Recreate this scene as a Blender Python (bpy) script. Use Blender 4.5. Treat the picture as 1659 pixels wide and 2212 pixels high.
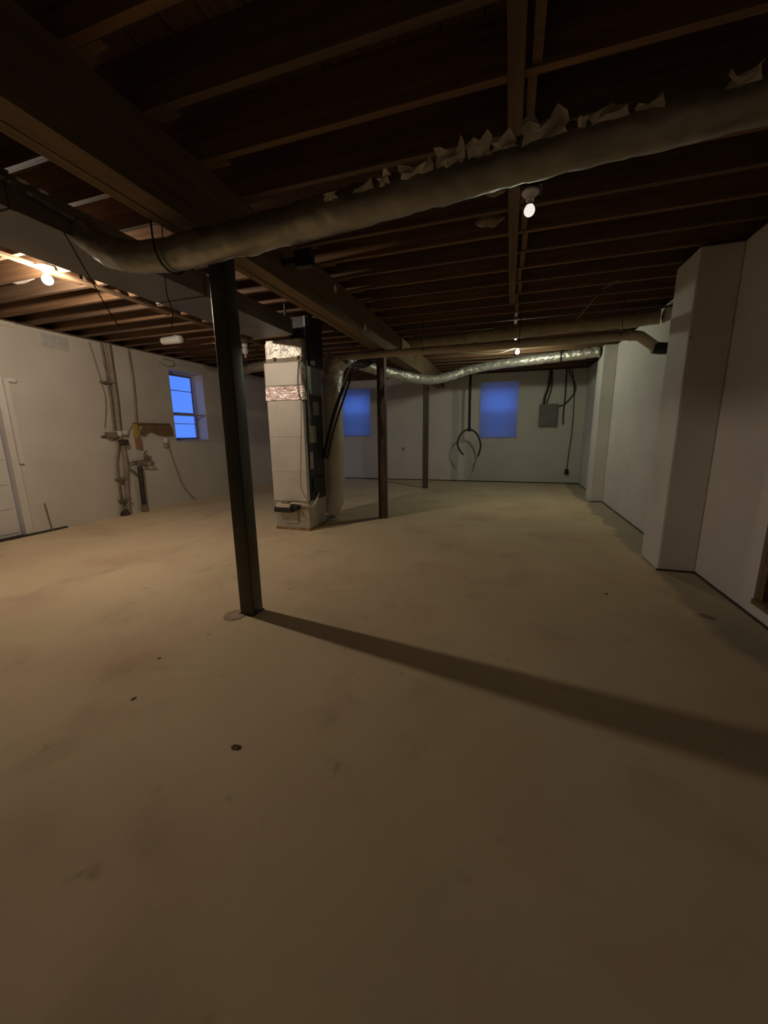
import bpy, bmesh, math, random
from mathutils import Vector, Matrix, noise
random.seed(7)
PI = math.pi
SC = bpy.context.scene
for o in list(bpy.data.objects):
    bpy.data.objects.remove(o)

# ---------------------------------------------------------------- camera
YAW, PITCH, ROLL = math.radians(-17.9), math.radians(11.6), math.radians(-0.75)
def cam_axes():
    cy, sy = math.cos(YAW), math.sin(YAW)
    f0, r0, u0 = Vector((sy, cy, 0)), Vector((cy, -sy, 0)), Vector((0, 0, 1))
    f = f0*math.cos(PITCH) - u0*math.sin(PITCH)
    u = u0*math.cos(PITCH) + f0*math.sin(PITCH)
    return r0*math.cos(ROLL) + u*math.sin(ROLL), u*math.cos(ROLL) - r0*math.sin(ROLL), f
R_, U_, F_ = cam_axes()
cd = bpy.data.cameras.new('camera')
cam = bpy.data.objects.new('camera', cd)
SC.collection.objects.link(cam)
M = Matrix((R_, U_, -F_)).transposed().to_4x4()
M.translation = (0, 0, 1.35)
cam.matrix_world = M
cd.sensor_fit = 'VERTICAL'
cd.sensor_height = 36.0
cd.lens = 36.0*831/2212
cd.clip_start = 0.02
SC.camera = cam

# ---------------------------------------------------------------- sky, exposure
W = bpy.data.worlds.new('dusk_sky'); SC.world = W; W.use_nodes = True
nt = W.node_tree; nt.nodes.clear()
tc = nt.nodes.new('ShaderNodeTexCoord'); sx = nt.nodes.new('ShaderNodeSeparateXYZ')
rp = nt.nodes.new('ShaderNodeValToRGB'); bg = nt.nodes.new('ShaderNodeBackground'); wo = nt.nodes.new('ShaderNodeOutputWorld')
nt.links.new(tc.outputs['Generated'], sx.inputs[0]); mr = nt.nodes.new('ShaderNodeMapRange'); mr.inputs[1].default_value = -1; nt.links.new(sx.outputs['Z'], mr.inputs[0]); nt.links.new(mr.outputs[0], rp.inputs[0])
nt.links.new(rp.outputs[0], bg.inputs[0]); nt.links.new(bg.outputs[0], wo.inputs[0])
rp.color_ramp.elements[0].position = 0.46; rp.color_ramp.elements[0].color = (0.03, 0.06, 0.22, 1)
e = rp.color_ramp.elements.new(0.49); e.color = (0.062, 0.170, 0.70, 1)
rp.color_ramp.elements[-1].position = 0.9; rp.color_ramp.elements[-1].color = (0.055, 0.16, 0.58, 1)
bg.inputs[1].default_value = 0.42
VS = SC.view_settings
VS.view_transform = 'Standard'; VS.look = 'None'; VS.gamma = 1.0; VS.exposure = 2.0
VS.use_curve_mapping = False
BULB_LEFT, BULB_MID, BULB_FAR = 330.0, 0.22, 150.0       # emission of the three bulbs

# ---------------------------------------------------------------- materials
def mat(name, col, rough=0.8, metal=0.0, spec=0.5):
    m = bpy.data.materials.new(name); m.use_nodes = True
    b = m.node_tree.nodes['Principled BSDF']
    b.inputs['Base Color'].default_value = (*col, 1)
    b.inputs['Roughness'].default_value = rough
    b.inputs['Metallic'].default_value = metal
    b.inputs['Specular IOR Level'].default_value = spec
    return m
def N(m, t, **k):
    n = m.node_tree.nodes.new(t)
    for a, v in k.items(): setattr(n, a, v)
    return n
def mottled(name, c1, c2, scale=3.0, rough=0.8, metal=0.0, spec=0.5, bump=0.1, bscale=60, stretch=(1, 1, 1), lo=0.35, hi=0.65, detail=5):
    m = mat(name, c1, rough, metal, spec); L = m.node_tree.links; b = m.node_tree.nodes['Principled BSDF']
    t = N(m, 'ShaderNodeTexCoord'); mp = N(m, 'ShaderNodeMapping'); mp.inputs['Scale'].default_value = stretch
    L.new(t.outputs['Object'], mp.inputs[0])
    n = N(m, 'ShaderNodeTexNoise'); n.inputs['Scale'].default_value = scale; n.inputs['Detail'].default_value = detail
    r = N(m, 'ShaderNodeValToRGB'); r.color_ramp.elements[0].position = lo; r.color_ramp.elements[1].position = hi
    r.color_ramp.elements[0].color = (*c1, 1); r.color_ramp.elements[1].color = (*c2, 1)
    L.new(mp.outputs[0], n.inputs['Vector']); L.new(n.outputs[0], r.inputs[0]); L.new(r.outputs[0], b.inputs['Base Color'])
    if bump:
        n2 = N(m, 'ShaderNodeTexNoise'); n2.inputs['Scale'].default_value = bscale; n2.inputs['Detail'].default_value = 3
        bp = N(m, 'ShaderNodeBump'); bp.inputs['Strength'].default_value = bump; bp.inputs['Distance'].default_value = 0.01
        L.new(mp.outputs[0], n2.inputs['Vector']); L.new(n2.outputs[0], bp.inputs['Height']); L.new(bp.outputs[0], b.inputs['Normal'])
    return m
def emit(name, col, s):
    m = mat(name, (0.8, 0.8, 0.8), 0.5)
    b = m.node_tree.nodes['Principled BSDF']
    b.inputs['Emission Color'].default_value = (*col, 1); b.inputs['Emission Strength'].default_value = s
    return m

def painted_block(name, c1, c2, axis, bump=0.25):
    m = mottled(name, c1, c2, scale=1.3, rough=0.75, bump=0, lo=0.3, hi=0.7)
    L = m.node_tree.links; b = m.node_tree.nodes['Principled BSDF']
    t = N(m, 'ShaderNodeTexCoord'); s = N(m, 'ShaderNodeSeparateXYZ'); c = N(m, 'ShaderNodeCombineXYZ')
    L.new(t.outputs['Object'], s.inputs[0]); L.new(s.outputs[axis], c.inputs[0]); L.new(s.outputs['Z'], c.inputs[1])
    br = N(m, 'ShaderNodeTexBrick'); br.inputs['Scale'].default_value = 1.0
    br.inputs['Brick Width'].default_value = 0.42; br.inputs['Row Height'].default_value = 0.21
    br.inputs['Mortar Size'].default_value = 0.008; br.inputs['Mortar Smooth'].default_value = 0.6
    L.new(c.outputs[0], br.inputs['Vector'])
    bp = N(m, 'ShaderNodeBump', invert=True); bp.inputs['Strength'].default_value = bump; bp.inputs['Distance'].default_value = 0.004
    L.new(br.outputs['Fac'], bp.inputs['Height'])
    n2 = N(m, 'ShaderNodeTexNoise'); n2.inputs['Scale'].default_value = 30
    b2 = N(m, 'ShaderNodeBump'); b2.inputs['Strength'].default_value = 0.15; b2.inputs['Distance'].default_value = 0.01
    L.new(t.outputs['Object'], n2.inputs['Vector']); L.new(n2.outputs[0], b2.inputs['Height']); L.new(bp.outputs[0], b2.inputs['Normal'])
    L.new(b2.outputs[0], b.inputs['Normal'])
    return m

def floor_material():
    m = mottled('worn_concrete', (0.74, 0.60, 0.385), (0.87, 0.71, 0.47), scale=0.7, rough=0.85, spec=0.15, bump=0.12, bscale=25, lo=0.3, hi=0.7)
    L = m.node_tree.links; b = m.node_tree.nodes['Principled BSDF']
    src = b.inputs['Base Color'].links[0].from_socket
    t = N(m, 'ShaderNodeTexCoord')
    def layer(src, scale, lo, hi, col, fac, detail=4, dist=0.0, vec=None):
        n = N(m, 'ShaderNodeTexNoise'); n.inputs['Scale'].default_value = scale; n.inputs['Detail'].default_value = detail
        n.inputs['Distortion'].default_value = dist
        L.new(vec or t.outputs['Object'], n.inputs['Vector'])
        r = N(m, 'ShaderNodeMapRange'); r.inputs['From Min'].default_value = lo; r.inputs['From Max'].default_value = hi
        r.inputs['To Max'].default_value = fac
        L.new(n.outputs[0], r.inputs[0])
        mx = N(m, 'ShaderNodeMix', data_type='RGBA'); L.new(r.outputs[0], mx.inputs[0])
        L.new(src, mx.inputs[6]); mx.inputs[7].default_value = (*col, 1)
        return mx.outputs[2]
    s = layer(src, 2.2, 0.56, 0.74, (0.40, 0.31, 0.20), 0.3, dist=0.6)
    s = layer(s, 7.0, 0.66, 0.78, (0.26, 0.19, 0.11), 0.45)
    s = layer(s, 1.1, 0.5, 0.68, (0.60, 0.38, 0.26), 0.35, dist=0.3)
    # rough grey mortar band with a crooked edge along the right wall
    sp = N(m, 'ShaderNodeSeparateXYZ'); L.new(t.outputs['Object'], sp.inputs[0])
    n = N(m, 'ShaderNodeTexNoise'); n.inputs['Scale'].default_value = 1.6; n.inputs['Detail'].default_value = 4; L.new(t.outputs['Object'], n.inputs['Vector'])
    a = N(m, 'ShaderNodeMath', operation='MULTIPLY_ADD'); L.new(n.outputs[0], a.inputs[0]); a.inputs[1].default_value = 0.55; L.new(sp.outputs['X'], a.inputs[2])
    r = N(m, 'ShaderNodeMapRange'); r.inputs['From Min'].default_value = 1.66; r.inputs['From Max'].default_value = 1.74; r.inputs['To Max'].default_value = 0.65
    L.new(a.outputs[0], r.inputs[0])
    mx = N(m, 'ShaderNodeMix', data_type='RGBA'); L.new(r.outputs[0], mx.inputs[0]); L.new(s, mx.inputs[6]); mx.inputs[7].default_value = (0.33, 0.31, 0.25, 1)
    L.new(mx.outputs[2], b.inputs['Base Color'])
    return m

def wood(name, c1, c2, stretch=(0.6, 14, 14), rough=0.75):
    return mottled(name, c1, c2, scale=2.2, rough=rough, bump=0.2, bscale=8, stretch=stretch, lo=0.3, hi=0.7, spec=0.25)

def foil(name, c1, c2, rough=0.38, bump=0.6, bscale=22, metal=0.75):
    return mottled(name, c1, c2, scale=6, rough=rough, metal=metal, bump=bump, bscale=bscale)

MT = dict(
    floor=floor_material(),
    wall_l=painted_block('painted_block_left', (0.60, 0.55, 0.47), (0.70, 0.65, 0.57), 'Y'),
    wall_b=painted_block('painted_block_back', (0.66, 0.66, 0.62), (0.74, 0.73, 0.68), 'X', 0.08),
    wall_r=mottled('painted_right_wall', (0.68, 0.65, 0.62), (0.76, 0.73, 0.69), scale=1.5, rough=0.7, bump=0.06),
    bare=mottled('bare_block', (0.30, 0.29, 0.27), (0.42, 0.40, 0.37), scale=30, bump=0.5),
    patch=mottled('greyed_block', (0.50, 0.48, 0.44), (0.60, 0.57, 0.52), scale=12, bump=0.3),
    mortar=mottled('foot_mortar', (0.40, 0.31, 0.20), (0.58, 0.46, 0.31), scale=20, bump=0.5),
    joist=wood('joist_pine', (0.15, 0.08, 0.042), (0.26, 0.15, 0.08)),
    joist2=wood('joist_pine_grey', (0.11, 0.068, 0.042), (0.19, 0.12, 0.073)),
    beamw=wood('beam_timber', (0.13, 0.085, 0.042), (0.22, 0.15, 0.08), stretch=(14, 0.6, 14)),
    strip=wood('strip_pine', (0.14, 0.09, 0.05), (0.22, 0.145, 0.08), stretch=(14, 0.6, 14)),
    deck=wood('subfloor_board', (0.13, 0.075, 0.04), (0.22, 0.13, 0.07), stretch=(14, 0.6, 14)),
    oldwood=wood('bracket_wood', (0.16, 0.10, 0.05), (0.28, 0.18, 0.09)),
    yellow=wood('fresh_wood', (0.42, 0.28, 0.07), (0.52, 0.36, 0.12)),
    steel=mottled('dark_post_paint', (0.035, 0.032, 0.018), (0.055, 0.048, 0.028), scale=8, rough=0.3, bump=0.05, spec=0.6),
    rust=mottled('rusty_post', (0.05, 0.03, 0.022), (0.11, 0.06, 0.04), scale=6, rough=0.5, bump=0.2),
    olive=mottled('olive_post', (0.06, 0.045, 0.022), (0.09, 0.07, 0.035), scale=6, rough=0.5, bump=0.1),
    trunk=mottled('duct_sheet_metal', (0.16, 0.155, 0.15), (0.22, 0.215, 0.2), scale=2, rough=0.5, metal=0.5, bump=0.03),
    galv=mottled('galvanised_sheet', (0.46, 0.44, 0.38), (0.58, 0.56, 0.50), scale=9, rough=0.5, metal=0.45, bump=0.05),
    galvrust=mottled('rusted_seam', (0.24, 0.13, 0.05), (0.45, 0.30, 0.14), scale=14, rough=0.8),
    board=mottled('duct_board', (0.60, 0.57, 0.50), (0.68, 0.65, 0.58), scale=3, rough=0.55, metal=0.25, bump=0.05),
    foil=foil('foil_jacket', (0.27, 0.26, 0.215), (0.42, 0.40, 0.34), rough=0.4, bump=0.6, bscale=7, metal=0.7),
    foilb=foil('bright_foil', (0.50, 0.48, 0.43), (0.68, 0.66, 0.60), rough=0.42, bump=0.8, bscale=30, metal=0.6),
    foilp=foil('pinkish_foil_tape', (0.60, 0.46, 0.44), (0.84, 0.70, 0.67), rough=0.36, bump=0.9, bscale=40, metal=0.5),
    flap=mottled('crumpled_foil', (0.86, 0.80, 0.68), (0.93, 0.88, 0.78), scale=9, rough=0.4, metal=0.3, bump=0.4, bscale=30),
    tape=mottled('tan_tape', (0.33, 0.27, 0.17), (0.42, 0.35, 0.23), scale=8, rough=0.6),
    black=mottled('black_cabinet', (0.018, 0.018, 0.02), (0.03, 0.03, 0.028), scale=6, rough=0.5),
    blackr=mottled('black_rubber', (0.012, 0.012, 0.012), (0.025, 0.024, 0.022), scale=6, rough=0.6),
    coil=mottled('coil_case', (0.20, 0.24, 0.25), (0.27, 0.31, 0.32), scale=4, rough=0.5, metal=0.4),
    labelp=mottled('plate_grey', (0.33, 0.30, 0.24), (0.40, 0.37, 0.30), scale=5, rough=0.6),
    pvc=mottled('pvc_pipe', (0.50, 0.42, 0.30), (0.60, 0.51, 0.38), scale=4, rough=0.4, bump=0.02),
    white=mottled('white_plastic', (0.70, 0.68, 0.62), (0.80, 0.78, 0.72), scale=5, rough=0.45, bump=0.02),
    cream=mottled('cream_plastic', (0.62, 0.56, 0.42), (0.72, 0.66, 0.52), scale=5, rough=0.5, bump=0.02),
    pipe=mottled('old_pipe', (0.17, 0.13, 0.09), (0.28, 0.22, 0.15), scale=9, rough=0.55, bump=0.2),
    pipel=mottled('painted_conduit', (0.25, 0.21, 0.155), (0.32, 0.27, 0.21), scale=9, rough=0.6, bump=0.1),
    iron=mottled('dark_iron', (0.03, 0.025, 0.018), (0.07, 0.055, 0.04), scale=9, rough=0.6, bump=0.3),
    door=mottled('door_paint', (0.68, 0.65, 0.60), (0.76, 0.73, 0.67), scale=1.5, rough=0.55, bump=0.05),
    winf=mottled('window_frame_paint', (0.42, 0.40, 0.50), (0.54, 0.52, 0.6), scale=6, rough=0.5, bump=0.1),
    winm=mottled('window_rail', (0.16, 0.15, 0.18), (0.22, 0.2, 0.24), scale=6, rough=0.5),
    chip=mottled('dead_leaf', (0.10, 0.07, 0.02), (0.2, 0.14, 0.05), scale=40, rough=0.8),
    clay=mottled('clay_stain', (0.32, 0.14, 0.08), (0.42, 0.22, 0.13), scale=30, rough=0.9),
    brass=mat('glint_brass', (0.8, 0.62, 0.3), 0.25, 1.0),
)
def glass_mat():
    m = bpy.data.materials.new('window_glass'); m.use_nodes = True; t = m.node_tree; t.nodes.clear()
    o = t.nodes.new('ShaderNodeOutputMaterial'); a = t.nodes.new('ShaderNodeBsdfTransparent'); g = t.nodes.new('ShaderNodeBsdfGlossy')
    g.inputs['Roughness'].default_value = 0.05; mx = t.nodes.new('ShaderNodeMixShader'); f = t.nodes.new('ShaderNodeValue'); f.outputs[0].default_value = 0.05
    t.links.new(f.outputs[0], mx.inputs[0]); t.links.new(a.outputs[0], mx.inputs[1]); t.links.new(g.outputs[0], mx.inputs[2]); t.links.new(mx.outputs[0], o.inputs[0])
    return m
def film_mat():
    m = bpy.data.materials.new('milky_window_film'); m.use_nodes = True; t = m.node_tree; t.nodes.clear()
    o = t.nodes.new('ShaderNodeOutputMaterial'); a = t.nodes.new('ShaderNodeBsdfTranslucent'); d = t.nodes.new('ShaderNodeBsdfDiffuse')
    a.inputs[0].default_value = (1.0, 0.97, 1.0, 1); d.inputs[0].default_value = (0.55, 0.55, 0.58, 1)
    mx = t.nodes.new('ShaderNodeMixShader'); mx.inputs[0].default_value = 0.12
    t.links.new(a.outputs[0], mx.inputs[1]); t.links.new(d.outputs[0], mx.inputs[2]); t.links.new(mx.outputs[0], o.inputs[0])
    return m
def screen_mat():
    m = bpy.data.materials.new('dimming_screen_mesh'); m.use_nodes = True; t = m.node_tree; t.nodes.clear()
    o = t.nodes.new('ShaderNodeOutputMaterial'); a = t.nodes.new('ShaderNodeBsdfTransparent'); d = t.nodes.new('ShaderNodeBsdfDiffuse')
    d.inputs[0].default_value = (0.05, 0.05, 0.05, 1); mx = t.nodes.new('ShaderNodeMixShader'); mx.inputs[0].default_value = 0.38
    t.links.new(a.outputs[0], mx.inputs[1]); t.links.new(d.outputs[0], mx.inputs[2]); t.links.new(mx.outputs[0], o.inputs[0])
    return m
MT['screen'] = screen_mat()
MT['glass'] = glass_mat(); MT['film'] = film_mat()

# ---------------------------------------------------------------- helpers
COL = SC.collection
def box(bm, x0, x1, y0, y1, z0, z1, bev=0.0):
    n0 = len(bm.verts)
    v = [bm.verts.new(p) for p in ((x0,y0,z0),(x1,y0,z0),(x1,y1,z0),(x0,y1,z0),(x0,y0,z1),(x1,y0,z1),(x1,y1,z1),(x0,y1,z1))]
    fs = [bm.faces.new([v[i] for i in q]) for q in ((3,2,1,0),(4,5,6,7),(0,1,5,4),(1,2,6,5),(2,3,7,6),(3,0,4,7))]
    if bev:
        es = {e for f in fs for e in f.edges}
        bmesh.ops.bevel(bm, geom=list(es), offset=bev, segments=2, affect='EDGES', profile=0.6)
def tube(bm, pts, r, seg=14, caps=True, noise_amp=0.0, nscale=6.0, top=None, squash=1.0):
    """sweep a circle along pts; r a number or one radius per point"""
    pts = [Vector(p) for p in pts]; n = len(pts)
    rr = r if isinstance(r, (list, tuple)) else [r]*n
    rings = []; prev = None
    for i, p in enumerate(pts):
        t = (pts[min(i+1, n-1)] - pts[max(i-1, 0)]).normalized()
        if prev is None:
            a = t.orthogonal().normalized()
            up = Vector((0, 0, 1))
            if abs(t.dot(up)) < 0.9: a = (up - t*t.dot(up)).normalized()
        else:
            a = (prev - t*t.dot(prev)).normalized()
        prev = a; b = t.cross(a); ring = []
        for k in range(seg):
            th = 2*PI*k/seg
            d = a*math.cos(th)*squash + b*math.sin(th)
            rad = rr[i]
            if noise_amp:
                q = (p + d*rad)*nscale
                rad += noise_amp*(noise.noise(q) + 0.5*noise.noise(q*2.7))
                if top: rad += top*max(0, math.cos(th) - 0.1)*(0.4 + noise.noise(q*1.8))
            ring.append(bm.verts.new(p + d*rad))
        rings.append(ring)
    for i in range(n-1):
        for k in range(seg):
            bm.faces.new((rings[i][k], rings[i][(k+1) % seg], rings[i+1][(k+1) % seg], rings[i+1][k]))
    if caps:
        bm.faces.new(rings[0][::-1]); bm.faces.new(rings[-1])
def smooth_path(pts, step=8):
    """Catmull-Rom through pts"""
    P = [Vector(p) for p in pts]; P = [P[0]*2 - P[1]] + P + [P[-1]*2 - P[-2]]; out = []
    for i in range(1, len(P)-2):
        a, b, c, d = P[i-1], P[i], P[i+1], P[i+2]
        for k in range(step):
            t = k/step
            out.append(0.5*((2*b) + (c-a)*t + (2*a-5*b+4*c-d)*t*t + (3*b-a-3*c+d)*t*t*t))
    out.append(P[-2]); return out
def lathe(bm, prof, c, seg=20, axis='Z'):
    rings = []
    for r, h in prof:
        ring = []
        for k in range(seg):
            th = 2*PI*k/seg; a, b = max(r, 1e-4)*math.cos(th), max(r, 1e-4)*math.sin(th)
            p = (a, b, h) if axis == 'Z' else ((h, a, b) if axis == 'X' else (b, h, a))
            ring.append(bm.verts.new(Vector(c) + Vector(p)))
        rings.append(ring)
    for i in range(len(rings)-1):
        for k in range(seg):
            bm.faces.new((rings[i][k], rings[i][(k+1) % seg], rings[i+1][(k+1) % seg], rings[i+1][k]))
    bm.faces.new(rings[0][::-1]); bm.faces.new(rings[-1])
def obj(name, bm, m, parent=None, smooth=False, origin=None):
    bmesh.ops.recalc_face_normals(bm, faces=bm.faces[:])
    if smooth:
        for f in bm.faces: f.smooth = True
        for e in bm.edges:
            if len(e.link_faces) == 2 and e.calc_face_angle(0) > 0.8: e.smooth = False
    me = bpy.data.meshes.new(name)
    if origin is not None: bmesh.ops.translate(bm, verts=bm.verts[:], vec=-Vector(origin))
    bm.to_mesh(me); bm.free(); me.materials.append(MT[m] if isinstance(m, str) else m)
    o = bpy.data.objects.new(name, me); COL.objects.link(o)
    if origin is not None: o.location = origin
    if parent is not None:
        o.parent = parent
        w = Vector((0, 0, 0)); p = parent
        while p is not None: w += p.location; p = p.parent
        # every part is modelled in world coordinates
        o.location = o.location - w
    return o
def B(name, dims, m, parent=None, bev=0.0, origin=None):
    bm = bmesh.new(); box(bm, *dims, bev=bev); return obj(name, bm, m, parent, origin=origin)
def T(name, pts, r, m, parent=None, seg=14, smooth=True, **k):
    bm = bmesh.new(); tube(bm, pts, r, seg, **k); return obj(name, bm, m, parent, smooth)
def thing(name, loc, label, cat, group=None):
    o = bpy.data.objects.new(name, None); COL.objects.link(o); o.location = loc; o.empty_display_size = 0.1
    return tag(o, label, cat, group)
def tag(o, label, cat, group=None):
    o['label'] = label; o['category'] = cat
    if group: o['group'] = group
    return o
def struct(o): o['kind'] = 'structure'; return o

# ================================================================ SETTING
X0, X1, Y0, Y1 = -6.35, 1.75, -3.0, 10.9
ZW, ZJ, ZD = 2.84, 2.87, 3.11          # wall top, joist bottom, joist top
WT = 0.32
bm = bmesh.new(); box(bm, X0-WT, X1+1.6, Y0-0.3, Y1+WT, -0.15, 0.0)
floor = struct(obj('floor', bm, 'floor'))

def wall_x(name, x0, x1, y0, y1, holes, m):
    """wall lying in a plane x = const, holes = (ya, yb, za, zb)"""
    bm = bmesh.new(); y = y0
    for ya, yb, za, zb in sorted(holes):
        box(bm, x0, x1, y, ya, 0, ZW)
        if za > 0: box(bm, x0, x1, ya, yb, 0, za)
        if zb < ZW: box(bm, x0, x1, ya, yb, zb, ZW)
        y = yb
    box(bm, x0, x1, y, y1, 0, ZW)
    return struct(obj(name, bm, m))
def wall_y(name, y0, y1, x0, x1, holes, m):
    bm = bmesh.new(); x = x0
    for xa, xb, za, zb in sorted(holes):
        box(bm, x, xa, y0, y1, 0, ZW)
        if za > 0: box(bm, xa, xb, y0, y1, 0, za)
        if zb < ZW: box(bm, xa, xb, y0, y1, zb, ZW)
        x = xb
    box(bm, x, x1, y0, y1, 0, ZW)
    return struct(obj(name, bm, m))
WL = (6.2, 7.08, 1.24, 2.62)           # clear window in the left wall
DL = (2.35, 3.52, 0.0, 2.14)           # door recess in the left wall
WH = (9.5, 10.25, 0.25, 2.3)           # glazed opening hidden behind the furnace
wl = wall_x('wall_left', X0-WT, X0, Y0, Y1+WT, [WL, DL, WH], 'wall_l')
W1 = (-4.86, -3.90, 1.27, 2.62); W2 = (-0.79, 0.17, 1.19, 2.62)
wb = wall_y('wall_back', Y1, Y1+WT, X0, X1, [W1, W2], 'wall_b')
HO = (1.3, 3.31, 0.1, 1.6)             # crawl opening in the right wall
wr = wall_x('wall_right', X1, X1+0.25, Y0, Y1+WT, [HO], 'wall_r')
wf = wall_y('wall_front', Y0-0.25, Y0, X0, X1, [], 'bare')
# crawl space behind the opening
bm = bmesh.new()
box(bm, X1+0.25, X1+1.5, 0.9, 3.7, 0, 0.08); box(bm, X1+1.4, X1+1.5, 0.9, 3.7, 0.08, 1.8)
box(bm, X1+0.25, X1+1.4, 0.9, 1.0, 0.08, 1.8); box(bm, X1+0.25, X1+1.4, 3.6, 3.7, 0.08, 1.8); box(bm, X1+0.25, X1+1.5, 0.9, 3.7, 1.8, 1.9)
obj('crawl_recess', bm, 'bare', wr)
t = struct(B('trim_1', (X1-0.012, X1+0.2, 1.3, 3.31, 0.1, 0.135), 'oldwood'))
struct(B('trim_2', (X1+0.02, X1+0.06, 3.25, 3.31, 0.135, 1.6), 'oldwood'))
# pilasters of the right wall
for k, (ya, yb, xo) in enumerate(((4.22, 4.72, 1.44), (8.15, 8.62, 1.53))):
    bm = bmesh.new(); box(bm, xo, X1, ya, yb, 0, ZW, bev=0.015)
    obj('pilaster', bm, 'wall_r', wr, smooth=False)
B('patch_block', (X0-0.002, X0+0.004, 4.06, 4.42, 2.60, 2.80), 'patch', wl)
B('parging_ledge', (X0, X0+0.03, 2.2, 3.75, 2.78, ZW), 'wall_l', wl)
# base joints: thin dark strip where the walls meet the floor
struct(B('baseboard_left', (X0, X0+0.012, Y0, 3.95, 0, 0.028), 'iron'))
struct(B('baseboard_back', (X0, X1, Y1-0.01, Y1, 0, 0.025), 'iron'))
bm = bmesh.new(); box(bm, X1-0.01, X1, Y0, 4.22, 0, 0.016); box(bm, 1.43, X1-0.01, 4.21, 4.22, 0, 0.016); box(bm, X1-0.01, X1, 4.72, 8.15, 0, 0.016)
box(bm, 1.52, X1-0.01, 8.14, 8.15, 0, 0.016); box(bm, X1-0.01, X1, 8.62, Y1-0.01, 0, 0.016)
struct(obj('baseboard_right', bm, 'iron'))

# sill plates on the walls
for nm, d in (('trim_3', (X0-WT, X0-0.02, Y0, Y1+WT, ZW, ZJ)), ('trim_4', (X1+0.02, X1+0.25, Y0, Y1+WT, ZW, ZJ))):
    struct(B(nm, d, 'joist2'))
struct(B('trim_5', (X0, X1+0.02, Y1+0.02, Y1+WT, ZW, ZJ), 'joist2'))

# ceiling: subfloor boards on joists
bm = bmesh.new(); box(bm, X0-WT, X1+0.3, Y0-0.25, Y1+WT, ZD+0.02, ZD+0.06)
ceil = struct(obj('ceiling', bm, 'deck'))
# rim boards closing the joist bays
bm = bmesh.new()
box(bm, X0-WT, X0-WT+0.04, Y0-0.25, Y1+WT, ZJ, ZD+0.02); box(bm, X1+0.21, X1+0.25, Y0-0.25, Y1+WT, ZJ, ZD+0.02)
box(bm, X0-WT+0.04, X1+0.21, Y1+0.05, Y1+0.09, ZJ, ZD+0.02); box(bm, X0-WT+0.04, X1+0.21, Y0-0.2, Y0-0.16, ZW, ZD+0.02)
obj('rim_board', bm, 'joist', ceil)
# diagonal-free plank subfloor, one object per plank
x = X0-0.3; meshes = {}
while x < X1+0.2:
    w = 0.19
    bm = bmesh.new(); box(bm, -w/2+0.003, w/2-0.003, Y0, Y1+0.04, 0, 0.02)
    if 'p' not in meshes:
        o = obj('plank', bm, 'deck', ceil); meshes['p'] = o.data
    else:
        bm.free(); o = bpy.data.objects.new('plank', meshes['p']); COL.objects.link(o); o.parent = ceil
    o.location = (x+w/2, 0, ZD + random.uniform(0, 0.004)); x += w
# joists: right and left spans lap over the beam
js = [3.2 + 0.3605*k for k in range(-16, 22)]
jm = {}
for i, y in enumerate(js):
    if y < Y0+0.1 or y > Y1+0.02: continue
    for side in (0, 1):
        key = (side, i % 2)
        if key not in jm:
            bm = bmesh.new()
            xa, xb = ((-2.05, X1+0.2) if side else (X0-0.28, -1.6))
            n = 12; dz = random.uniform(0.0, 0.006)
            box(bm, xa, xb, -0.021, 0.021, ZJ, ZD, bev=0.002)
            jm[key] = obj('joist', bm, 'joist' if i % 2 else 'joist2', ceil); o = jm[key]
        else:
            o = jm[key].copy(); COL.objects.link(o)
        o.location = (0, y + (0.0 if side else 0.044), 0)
# solid blocking over the furring strips
bk = None
for i in range(len(js)-1):
    y = js[i]
    if y < Y0+0.3 or y > Y1-0.3: continue
    for xc in (0.02, -4.28):
        if xc < -4 and i % 3: continue
        if bk is None:
            bm = bmesh.new(); box(bm, -0.02, 0.02, -0.157, 0.157, ZJ+0.01, ZD-0.01); bk = obj('blocking', bm, 'joist', ceil); o = bk
        else: o = bk.copy(); COL.objects.link(o)
        o.location = (xc + random.uniform(-0.02, 0.02), y+0.18, 0)
# furring strips under the joists that carry the lamp holders
B('furring_strip', (-0.085, -0.015, Y0, 5.25, ZJ-0.02, ZJ), 'strip', ceil)
B('furring_strip', (-4.16, -4.09, 1.2, 6.6, ZJ-0.02, ZJ), 'strip', ceil)
# pieces of pale insulation tucked in the bays beside the strip
def wad(name, c, sx_, sy_, sz_, m, parent, seed):
    bm = bmesh.new(); bmesh.ops.create_icosphere(bm, subdivisions=3, radius=1)
    for v in bm.verts:
        n_ = noise.noise(v.co*1.7 + Vector((seed, 0, 0))) + 0.5*noise.noise(v.co*4 + Vector((seed, 3, 0)))
        v.co *= 1 + 0.3*n_; v.co = Vector((v.co.x*sx_, v.co.y*sy_, v.co.z*sz_))
    bmesh.ops.translate(bm, verts=bm.verts[:], vec=c)
    return obj(name, bm, m, parent, smooth=False)
wad('insulation_wad', (-0.17, 3.00, 2.93), 0.07, 0.03, 0.06, 'tape', ceil, 1)
wad('insulation_wad', (-0.22, 3.39, 2.92), 0.1, 0.03, 0.05, 'tape', ceil, 2)
wad('insulation_wad', (-4.75, 2.95, 2.95), 0.22, 0.06, 0.07, 'board', ceil, 3)

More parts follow.
